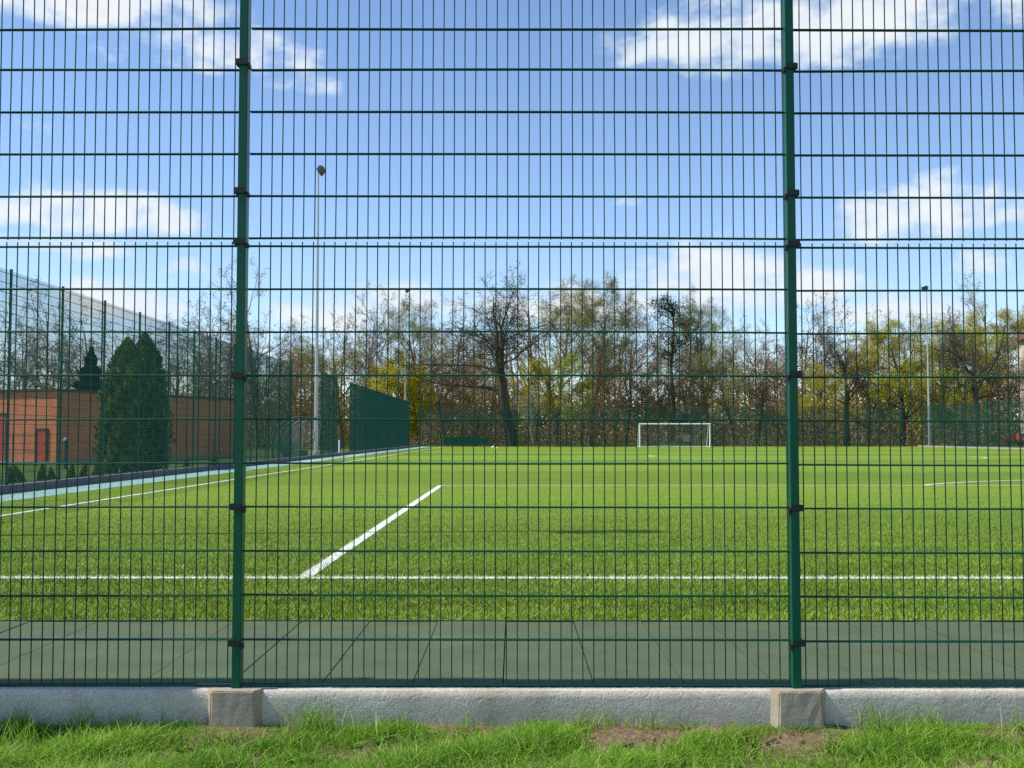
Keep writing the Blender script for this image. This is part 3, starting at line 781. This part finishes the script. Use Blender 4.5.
BASE = dict(lev=4, seg=[7, 5, 4, 3, 2], wob=[.05, .13, .16, .2, .22], trop=[.05, .09, .05, .03, .0], tip=[.25, .25, .3, .4, .5],
            nc=[12, 8, 7, 6, 0], st=[.3, .25, .2, .15, 0], ang=[48, 48, 50, 50, 0], lr=[.42, .5, .48, .5, 0], sh=[.2, .4, .4, .3, 0],
            rr=[.5, .5, .5, .55, 0], rmin=.014, H=17, r=.3)
def kind(**k):
    d = dict(BASE); d.update(k); return d
KINDS = {
 'oak':   (kind(H=14.5, r=.56, wob=[.05, .2, .24, .25, .25], nc=[12, 9, 8, 6, 0], st=[.46, .2, .2, .1, 0], ang=[56, 55, 52, 50, 0], lr=[.75, .5, .48, .5, 0], trop=[.02, .09, .03, .02, 0], sh=[.35, .4, .4, .3, 0]), 'bark_dark', 'leaf_bud', 4000, .08),
 'bare':  (kind(H=16, r=.24, nc=[13, 8, 7, 6, 0], ang=[42, 44, 48, 50, 0]), 'bark_grey', 'leaf_bud', 7000, .08),
 'bare2': (kind(H=15, r=.26, wob=[.07, .16, .18, .2, .2], nc=[12, 9, 7, 6, 0], st=[.22, .2, .2, .1, 0], lr=[.58, .5, .48, .5, 0]), 'bark_brown', 'leaf_bud', 9000, .08),
 'olive': (kind(H=19, r=.36, wob=[.06, .15, .17, .2, .2], nc=[13, 9, 7, 5, 0], st=[.28, .2, .2, .1, 0], ang=[44, 46, 48, 50, 0], lr=[.52, .5, .5, .5, 0]), 'bark_brown', 'leaf_olive', 34000, .125),
 'yellowgreen': (kind(H=14.5, r=.3, nc=[14, 9, 7, 5, 0], st=[.2, .2, .2, .1, 0], ang=[50, 46, 48, 50, 0], lr=[.55, .5, .5, .5, 0]), 'bark_dark', 'leaf_yellowgreen', 44000, .12),
 'brown': (kind(H=11, r=.17, nc=[18, 9, 6, 4, 0], st=[.1, .15, .2, .1, 0], ang=[54, 48, 48, 50, 0], lr=[.5, .5, .5, .5, 0]), 'bark_brown', 'leaf_brown', 26000, .11),
 'yellow': (kind(H=7, r=.14, nc=[18, 9, 6, 4, 0], st=[.06, .12, .2, .1, 0], ang=[54, 48, 48, 50, 0], lr=[.62, .5, .5, .5, 0]), 'bark_brown', 'leaf_yellow', 22000, .15),
 'lime':  (kind(H=9, r=.12, nc=[13, 8, 6, 4, 0], st=[.2, .2, .2, .1, 0]), 'bark_brown', 'leaf_lime', 7000, .15),
 'birch': (kind(H=10, r=.11, lean=-.12, nc=[12, 7, 5, 4, 0], st=[.3, .2, .2, .1, 0], ang=[36, 44, 50, 50, 0]), 'bark_birch', 'leaf_olive', 1500, .11),
}
PROTO = {}; RAW = {}
def make_proto(key, var):
    P_, bk, lf, nl, ls = KINDS[key]; seed = sum(map(ord, key))*7+var*101
    sk = skel(seed, P_)
    tr = MB(); tubes(tr, sk[0], 7); tubes(tr, sk[1], 5)
    cr = MB(); tubes(cr, sk[2], 4); tubes(cr, sk[3], 3)
    if len(sk) > 4: tubes(cr, sk[4], 3)
    leaf_quads(cr, twig_points(sk, (3, 4), nl, seed+1, .24), ls, 1, seed+2)
    root = empty('tree')
    a_ = tr.build('trunk', M[bk], root, True); b_ = cr.build('crown', [M[bk], M[lf]], root, False)
    H = max(b_.bound_box[i][2] for i in range(8))
    PROTO[(key, var)] = [root, H, False]; RAW[(key, var)] = (tr, cr, H)
    return PROTO[(key, var)]
NAMES = {'oak': 'oak_tree', 'birch': 'birch_tree', 'yellow': 'flowering_shrub'}
def tree(key, var, px, d, top, rz, label, sxy=1.0, gz=-.03):
    """px, top: column of the trunk and row of the tip in the photograph; d: metres away"""
    pr = PROTO.get((key, var)) or make_proto(key, var)
    root = pr[0] if not pr[2] else copy_tree(pr[0])
    pr[2] = True
    h = EYE+(436-top)*d/F - gz
    s_ = h/pr[1]
    root.name = NAMES.get(key, 'bare_tree' if key.startswith('bare') else 'budding_tree' if key in ('olive', 'yellowgreen', 'lime') else 'hornbeam_tree')
    root.location = (lat(px, d), d, gz); root.scale = (s_*sxy*1.3, s_*sxy*1.3, s_); root.rotation_euler = (0, 0, rz)
    tag(root, label, 'shrub' if key == 'yellow' else 'tree', 'trees behind the pitch'); return root
T = tree
# left wood behind the brick buildings
T('bare', 0, -12, 112, 322, .3, 'grey bare tree behind the brick building, leftmost at the picture edge', 1, -.4)
T('bare', 1, 24, 118, 318, 1.2, 'grey bare tree rising above the red door of the brick building', 1, -.4)
T('bare2', 0, 52, 124, 330, 2.2, 'brownish bare tree behind the corner of the orange brick building', 1, -.4)
T('bare', 0, 82, 128, 326, 4.2, 'grey bare tree behind the dark spruce', 1, -.4)
T('bare2', 1, 112, 122, 334, 1.9, 'bare tree just left of the tall thujas, behind them', 1, -.4)
T('bare', 1, 176, 126, 312, 5.2, 'tall grey bare tree just right of the thujas', 1, -.4)
T('bare2', 1, 199, 120, 320, 3.1, 'bare tree above the shaded brick building, middle of its roof line', 1, -.4)
T('bare', 0, 226, 130, 316, .9, 'grey bare tree left of the left front fence post', 1, -.4)
T('bare2', 0, 258, 134, 300, .4, 'bare tree right of the left front fence post', .9, -.4)
T('bare', 1, 290, 138, 318, 2.5, 'thin bare tree behind the dugout', .8, -.4)
T('brown', 0, 300, 128, 350, 1.0, 'reddish brown leafed tree behind the dugout', 1, -.3)
T('olive', 0, 342, 126, 334, .5, 'bushy olive brown tree just right of the left floodlight', 1.25, -.2)
T('bare2', 1, 322, 142, 330, 4.4, 'bare tree directly behind the left floodlight', .9, -.3)
T('bare', 0, 366, 144, 304, 3.3, 'grey bare tree left of the yellow shrub', .9, -.2)
T('yellow', 0, 393, 124, 352, .2, 'bright yellow flowering shrub at the far left corner of the pitch', .72)
T('yellow', 1, 418, 126, 362, 2.2, 'smaller yellow shrub right of the middle floodlight', .55)
T('olive', 1, 428, 140, 290, 1.7, 'tall olive green tree behind the middle floodlight', .8)
T('brown', 1, 446, 130, 345, 2.9, 'brown leafed tree right of the yellow shrubs', 1)
T('bare2', 0, 462, 148, 300, 5.5, 'bare tree just left of the big dark oak', .9)
# centre
T('oak', 0, 512, 121.5, 276, 1.15, 'big dark bare oak with spreading limbs, left of the goal', 1.12)
T('brown', 0, 476, 128, 352, 4.0, 'brown leafed tree under the left limbs of the big oak', 1)
T('yellowgreen', 1, 536, 134, 352, 5.1, 'low yellow green tree under the right limbs of the big oak', .9)
T('birch', 0, 534, 122, 372, 0, 'slim white stemmed birch leaning beside the big oak', 1)
T('olive', 0, 556, 132, 276, 2.6, 'tall olive budded tree right of the big oak', .85)
T('olive', 1, 590, 130, 272, 4.4, 'tallest olive budded tree in the middle, left of the goal', .85)
T('lime', 0, 566, 124, 352, 1.1, 'fresh lime green young tree below the tall olive trees', 1)
T('brown', 0, 604, 128, 352, 2.0, 'brown leafed tree left of the goal', .95)
T('bare2', 1, 625, 140, 296, .8, 'bare tree behind the left goalpost', .9)
T('brown', 1, 648, 132, 358, 3.7, 'brown leafed tree behind the left goalpost', 1)
# right
T('olive', 0, 708, 134, 284, 5.3, 'tall pale olive tree above the right goalpost', .8)
T('brown', 0, 690, 130, 350, .6, 'brown leafed tree behind the goal', 1)
T('olive', 1, 735, 128, 340, 1.4, 'low olive green tree right of the goal', 1.1)
T('bare2', 0, 758, 138, 312, 3.4, 'bare tree left of the right front fence post', 1)
T('brown', 0, 778, 131, 352, 5.6, 'brown leafed tree by the right front fence post', 1)
T('bare', 1, 822, 136, 318, .1, 'grey bare tree right of the right front fence post', .9)
T('oak', 1, 846, 128, 322, 3.8, 'dark many limbed bare tree between the right fence post and the floodlight', .85)
T('yellowgreen', 0, 818, 127, 356, 4.7, 'low yellow green tree right of the right front fence post', .9)
T('yellowgreen', 0, 868, 132, 330, 1.3, 'dull yellow green tree, leftmost of the yellow green ones', .9)
T('yellowgreen', 1, 903, 128, 312, 4.1, 'yellow green tree just left of the right floodlight', .95)
T('oak', 0, 974, 124, 300, 4.6, 'dark twisted tree right of the right floodlight', .85)
T('yellowgreen', 0, 962, 134, 306, 2.7, 'yellow green tree behind the dark twisted trunk', .95)
T('yellowgreen', 1, 990, 146, 296, .7, 'brightest yellow green tree next to the cream house', .95)
T('bare2', 1, 940, 142, 308, 5.9, 'bare tree directly behind the right floodlight', .9)
T('lime', 0, 940, 126, 362, 3.0, 'lime green young tree at the foot of the right floodlight', 1)

# the wood farther back: one mass of thin trees and brown undergrowth
far = MB(); rs = np.random.RandomState(77)
def lite(key, var):
    P_, bk, lf, nl, ls = KINDS[key]; P2 = dict(P_); P2['nc'] = [10, 6, 5, 3, 0]; P2['rmin'] = .016
    sk = skel(900+var+sum(map(ord, key)), P2); mb = MB()
    for l, k_ in ((0, 5), (1, 4), (2, 3), (3, 3)): tubes(mb, sk[l], k_)
    tubes(mb, sk[4][::2], 3)
    nq = 900 if key.startswith('bare') else 1800
    leaf_quads(mb, twig_points(sk, (3, 4), nq, 5+var, .18), .2, 1 if key != 'olive' else 2, 9)
    return mb
LT = [lite('bare', 0), lite('bare2', 1), lite('bare', 2), lite('olive', 3)]
def put(dst, src, x, y, z, s_, rz):
    c, sn = math.cos(rz), math.sin(rz)
    for v_ in [np.vstack(src.v)]:
        w_ = v_*s_; v2 = np.stack([w_[:, 0]*c-w_[:, 1]*sn+x, w_[:, 0]*sn+w_[:, 1]*c+y, w_[:, 2]+z], 1)
    base = dst.n; dst.v.append(v2); dst.tint.append(np.zeros(len(v2))); dst.n += len(v2)
    for f, m_ in zip(src.f4, src.m4): dst.f4.append(f+base); dst.m4.append(m_)
xw_ = -80
while xw_ < 92:
    y = rs.uniform(140, 185); put(far, LT[rs.randint(0, 4)], xw_*y/150, y, -.3, rs.uniform(.75, 1.05), rs.uniform(0, 6.28)); xw_ += rs.uniform(1.3, 2.4)
def mass(n, x0, x1, y0, y1, ztop, size, seed, lowcut=0, fill=.9):
    rs = np.random.RandomState(seed)
    c = np.stack([rs.uniform(x0, x1, n), rs.uniform(y0, y1, n), rs.rand(n)**1.25*ztop], 1)
    q = np.stack([c[:, 0]*.5, c[:, 1]*.2 + c[:, 2]*.9], 1)
    ns = smooth_noise(q, .55, seed); top = ztop*np.maximum(.55 if fill < 1 else .8, .72+.4*smooth_noise(np.stack([c[:, 0], c[:, 1]*.3], 1), .25, seed+1))
    c_ = rs.rand(n) < np.clip(fill+.8*ns, .05, 1)*np.clip((top-c[:, 2])/3.5, 0, 1)
    if lowcut: c_ &= ~((np.abs(c[:, 0]-lat(672, 128)) < 5.5) & (c[:, 2] < 3))
    c = c[c_]; kindn = smooth_noise(c[:, :2]*np.array([1, .4])+c[:, 2:3]*.4, .4, seed+2)+rs.normal(0, .25, len(c))
    for mi, sel in ((1, kindn < -.1), (3, (kindn >= -.1) & (kindn < .22)), (2, kindn >= .22)):
        if sel.any(): leaf_quads(far, c[sel], size, mi, seed+mi)
mass(190000, -44, 92, 134, 164, 13.5, .34, 12)
mass(30000, -95, -40, 134, 170, 9, .4, 14)
mass(110000, -110, 135, 166, 188, 10, .75, 18, 0, 1.4)
mass(45000, -18, 84, 121, 132, 4.0, .2, 16, 1, .35)
tag(far.build('far_wood', [M['bark_brown'], M['leaf_brown'], M['leaf_olive'], M['leaf_bud']]), 'hazy brown mass of bare wood and undergrowth behind the nearer trees', 'wood', kind='stuff')

# conifers
def conifer(name, n, h, r, mat, label, seed, shape, size, loc, group=None, bark_='bark_brown'):
    rs = np.random.RandomState(seed); root = empty(name, loc, 0, label, 'conifer', group)
    f = rs.rand(n)**(.8); th = rs.uniform(0, 6.28, n)
    lump = 1+.16*np.sin(3*th+f*9+seed)+.14*np.sin(7*th-f*21+seed*2)+.11*np.sin(13*th+f*47)
    rad = shape(f)*r*lump*(rs.rand(n)**.22)
    c = np.stack([np.cos(th)*rad, np.sin(th)*rad, f*h+rs.normal(0, .02*h/4, n)], 1)
    cr = MB(); a_ = rs.normal(0, .5, (n, 3)); a_[:, 2] += 1; a_[:, 0] += np.cos(th)*.5; a_[:, 1] += np.sin(th)*.5
    a_ /= np.linalg.norm(a_, axis=1)[:, None]
    b_ = np.stack([-np.sin(th), np.cos(th), rs.normal(0, .5, n)], 1); b_ -= (a_*b_).sum(1)[:, None]*a_; b_ /= np.linalg.norm(b_, axis=1)[:, None]
    s_ = (size*rs.uniform(.6, 1.4, n))[:, None]
    V = np.stack([c-a_*s_*.5, c+b_*s_*.3, c+a_*s_*.6, c-b_*s_*.3], 1).reshape(-1, 3)
    cr.add(V, np.arange(n*4).reshape(-1, 4)); cr.build('crown', mat, root)
    tb = MB(); tb.tube([(0,0,-.1),(0,0,h*.5),(0,0,h*.9)], [r*.12, r*.08, .01], 7); tb.build('trunk', M[bark_], root, True)
    return root
thuja = lambda f: (.82+.18*np.sin(np.clip(f*2.2, 0, 1)*math.pi/2))*np.clip(1-f**3.2, 0, 1)**.8
conifer('thuja_tree', 17000, 4.55, .9, M['needle_thuja'], 'broad green thuja, left and sunlit one of the tall pair', 3, thuja, .17, (-13.22, 36.5, -.12), 'tall thujas behind the left fence')
conifer('thuja_tree', 17000, 4.85, .86, M['needle_thuja'], 'darker taller thuja, right one of the tall pair', 5, thuja, .16, (-13.05, 37.7, -.12), 'tall thujas behind the left fence')
col_ = lambda f: np.clip(1-f**3, 0, 1)**.8
conifer('added_shade_thuja', 11000, 3.05, .23, M['needle_thuja'], 'slim columnar thuja added left outside the picture to shade the wall', 23, col_, .11, (-3.75, 4.73, GZ))  # unseen tree, added and sized only to cast shade on the left wall
spr = lambda f: (1-f)**.9*(.55+.45*np.abs(np.sin(f*26)))
conifer('spruce_tree', 12000, 8.4, 3.0, M['needle_spruce'], 'dark blue green spruce behind the brick building', 9, spr, .3, (lat(90, 84), 84, -.4))
# pine: bare stem, flat plates of needles high up
pine = empty('pine_tree', (lat(672, 133), 133, -.03), 0, 'dark flat topped pine behind the goal', 'tree', 'trees behind the pitch')
tb = MB(); pp = np.array([(0,0,-.2),(.2,0,5),(-.1,.1,10),(.3,0,14),(.2,0,17.6)]); tb.tube(pp, [.3,.25,.2,.14,.06], 7)
cr = MB(); rs = np.random.RandomState(5); cents = []
for i in range(30):
    zz = rs.uniform(10.5, 18.8); th = rs.uniform(0, 6.28); rr_ = rs.uniform(.6, 4.0)*(1-.5*max(0, (zz-16)/3))
    e = np.array([math.cos(th)*rr_, math.sin(th)*rr_, zz]); cents.append(e)
    tb.tube([(.15, 0, zz-1.0), e*np.array([.5,.5,0])+np.array([0,0,zz-.5]), e], [.08, .06, .03], 5)
    n = 190; q = rs.normal(0, 1, (n, 3))*np.array([.7, .7, .4])*rs.uniform(.6, 1.2)+e; leaf_quads(cr, q, .2, 0, i, .4)
tb.build('trunk', M['bark_pine'], pine, True); cr.build('crown', M['needle_pine'], pine)
# young thujas planted along the kerb
sh = lambda f: (1-f**1.5)*np.clip(.6+f*2, 0, 1)
kw = ['at the picture edge', 'below the left brick wall', 'leaning, below the brick wall', 'below the red door', 'by the second side fence post', 'right of the second side fence post', 'below the bollard lamp', 'below the shaded brick wall', 'left of the third side fence post', 'at the foot of the thuja pair', 'right of the thuja pair']
for i, px in enumerate((-6, 11, 23, 42, 54, 72, 83, 97, 108, 186, 214)):
    d = 10.95*F/(514-px)
    c = conifer('young_thuja', 900, rnd.uniform(.42, .58), rnd.uniform(.13, .17), M['needle_thuja'], 'small dark young thuja behind the slate kerb ' + kw[i], 50+i, sh, .07, (-10.95, d, -.05), 'young thujas along the kerb')
    c.rotation_euler = (rnd.uniform(-.08, .08), rnd.uniform(-.15, .15) if i != 2 else -.3, 0)

# ------------------------------------------------------------------ sky, sun, camera
SUN_EL = 52.0
SD = Vector((math.cos(R(5))*math.cos(R(SUN_EL)), math.sin(R(5))*math.cos(R(SUN_EL)), -math.sin(R(SUN_EL))))   # the way the light travels
sun = bpy.data.lights.new('Sun', 'SUN'); sun.energy = 4.3; sun.angle = R(.53); sun.color = (1, .95, .87)
so = bpy.data.objects.new('Sun', sun); COL.objects.link(so); so.rotation_euler = SD.to_track_quat('-Z', 'Y').to_euler(); so.location = (-30, -10, 60)

W = bpy.data.worlds.new('World'); scene.world = W; W.use_nodes = True
nt = W.node_tree; nt.nodes.clear()
out = nt.nodes.new('ShaderNodeOutputWorld')
sky = nt.nodes.new('ShaderNodeTexSky'); sky.sky_type = 'NISHITA'; sky.sun_disc = False
sky.sun_elevation = R(SUN_EL); sky.sun_rotation = math.atan2(-SD.x, -SD.y)
sky.air_density = 1.0; sky.dust_density = 0.0; sky.ozone_density = 3.0
bg = nt.nodes.new('ShaderNodeBackground'); bg.inputs[1].default_value = .135
nt.links.new(mix(nt, 1, sky.outputs[0], (.97, 1.0, 1.07), 'MULTIPLY'), bg.inputs[0])
tc = nt.nodes.new('ShaderNodeTexCoord'); D_ = tc.outputs['Generated']
def vdot(v):
    n_ = nt.nodes.new('ShaderNodeVectorMath'); n_.operation = 'DOT_PRODUCT'; n_.inputs[1].default_value = v
    nt.links.new(D_, n_.inputs[0]); return n_.outputs['Value']
# cumulus: (azimuth deg right of the pitch axis, elevation deg, half width deg, half height deg, density)
def ang(x, y): return math.degrees(math.atan((x-514)/F)), math.degrees(math.atan((384-y)/F))+PITCH
CL = []
for (x, y, wx, hy, dn) in ((20, 30, 150, 38, 1.0), (215, 74, 100, 32, .85), (285, 92, 60, 20, .55), (70, 232, 130, 26, 1.0), (25, 160, 40, 16, .4), (195, 276, 40, 18, .9),
                           (40, 262, 90, 18, .55), (860, 34, 200, 58, 1.2), (935, 232, 95, 36, 1.15), (705, 288, 84, 42, 1.15), (625, 204, 26, 9, .6), (800, 300, 70, 26, .8), (318, 318, 70, 24, 1.0), (985, 280, 34, 24, .9),
                           (430, 300, 80, 24, .8), (545, 310, 90, 24, .8), (900, 320, 120, 24, .7), (140, 315, 130, 26, .7), (1000, 20, 80, 26, .6), (965, 44, 22, 10, .7),
                           (-300, 150, 160, 50, 1), (1350, 120, 200, 60, 1), (-200, -150, 200, 60, .8), (1200, -250, 250, 70, .9), (500, -260, 180, 40, .8), (-500, 330, 300, 40, .9), (1500, 320, 300, 40, .9)):
    az, el = ang(x, y); CL.append((az, el, math.degrees(wx/F), math.degrees(hy/F), dn))
rsk = random.Random(4)
for i in range(12): CL.append((rsk.uniform(60, 300), rsk.uniform(6, 50), rsk.uniform(8, 18), rsk.uniform(3, 6), 1))
wn = nt.nodes.new('ShaderNodeTexNoise'); wn.inputs['Scale'].default_value = 9; wn.inputs['Detail'].default_value = 9; wn.inputs['Roughness'].default_value = .6
mp = nt.nodes.new('ShaderNodeMapping'); mp.inputs['Scale'].default_value = (1, 1, 1.7)
nt.links.new(D_, mp.inputs[0]); nt.links.new(mp.outputs[0], wn.inputs['Vector'])
wn2 = nt.nodes.new('ShaderNodeTexNoise'); wn2.inputs['Scale'].default_value = 34; wn2.inputs['Detail'].default_value = 6
nt.links.new(mp.outputs[0], wn2.inputs['Vector'])
field = None; hgt = None
for (az, el, aw, ah, dn) in CL:
    a_, e_ = R(az), R(el)
    fw = Vector((math.sin(a_)*math.cos(e_), math.cos(a_)*math.cos(e_), math.sin(e_))); rt = Vector((math.cos(a_), -math.sin(a_), 0)); up = rt.cross(fw)
    u_ = math_n(nt, 'MULTIPLY', vdot(rt), 1/math.radians(aw)); v_ = math_n(nt, 'MULTIPLY', vdot(up), 1/math.radians(ah))
    vneg = math_n(nt, 'MULTIPLY', math_n(nt, 'MINIMUM', v_, 0), .55)      # flatter bases
    v2 = math_n(nt, 'ADD', v_, vneg)
    q = math_n(nt, 'ADD', math_n(nt, 'MULTIPLY', u_, u_), math_n(nt, 'MULTIPLY', v2, v2))
    back = math_n(nt, 'MULTIPLY', math_n(nt, 'LESS_THAN', vdot(fw), 0), 50)
    fld = math_n(nt, 'SUBTRACT', dn*.62, math_n(nt, 'ADD', math_n(nt, 'MULTIPLY', q, .62), back))
    field = fld if field is None else math_n(nt, 'MAXIMUM', field, fld)
nz = math_n(nt, 'MULTIPLY', math_n(nt, 'SUBTRACT', wn.outputs[0], .5), 3.2)
nz2 = math_n(nt, 'MULTIPLY', math_n(nt, 'SUBTRACT', wn2.outputs[0], .5), 1.1)
tot = math_n(nt, 'ADD', math_n(nt, 'ADD', field, nz), nz2)
mr = nt.nodes.new('ShaderNodeMapRange'); mr.interpolation_type = 'SMOOTHSTEP'
mr.inputs[1].default_value = -.12; mr.inputs[2].default_value = .6; mr.inputs[3].default_value = 0; mr.inputs[4].default_value = .93
nt.links.new(tot, mr.inputs[0])
ccol = ramp(nt, math_n(nt, 'ADD', math_n(nt, 'MULTIPLY', tot, .5), .15), [(.1, (.68, .83, .98)), (.35, (.8, .88, .96)), (.6, (.93, .96, .97)), (.95, (.74, .81, .87))])
bc = nt.nodes.new('ShaderNodeBackground'); nt.links.new(ccol, bc.inputs[0]); bc.inputs[1].default_value = .8
ms = nt.nodes.new('ShaderNodeMixShader'); nt.links.new(mr.outputs[0], ms.inputs[0]); nt.links.new(bg.outputs[0], ms.inputs[1]); nt.links.new(bc.outputs[0], ms.inputs[2])
nt.links.new(ms.outputs[0], out.inputs[0])

cam = bpy.data.cameras.new('Camera'); co = bpy.data.objects.new('Camera', cam); COL.objects.link(co)
cam.sensor_width = 36; cam.lens = 36*F/1024; cam.clip_start = .05; cam.clip_end = 5000
co.location = (0, 0, EYE); co.rotation_euler = (R(90+PITCH), 0, math.atan(2/F))
scene.camera = co
scene.render.engine = 'CYCLES'
scene.cycles.use_denoising = False
scene.cycles.max_bounces = 6; scene.cycles.transparent_max_bounces = 12
scene.cycles.sample_clamp_indirect = 6
vs = scene.view_settings; vs.view_transform = 'Standard'; vs.look = 'None'; vs.exposure = .35; vs.gamma = 1; vs.use_curve_mapping = False
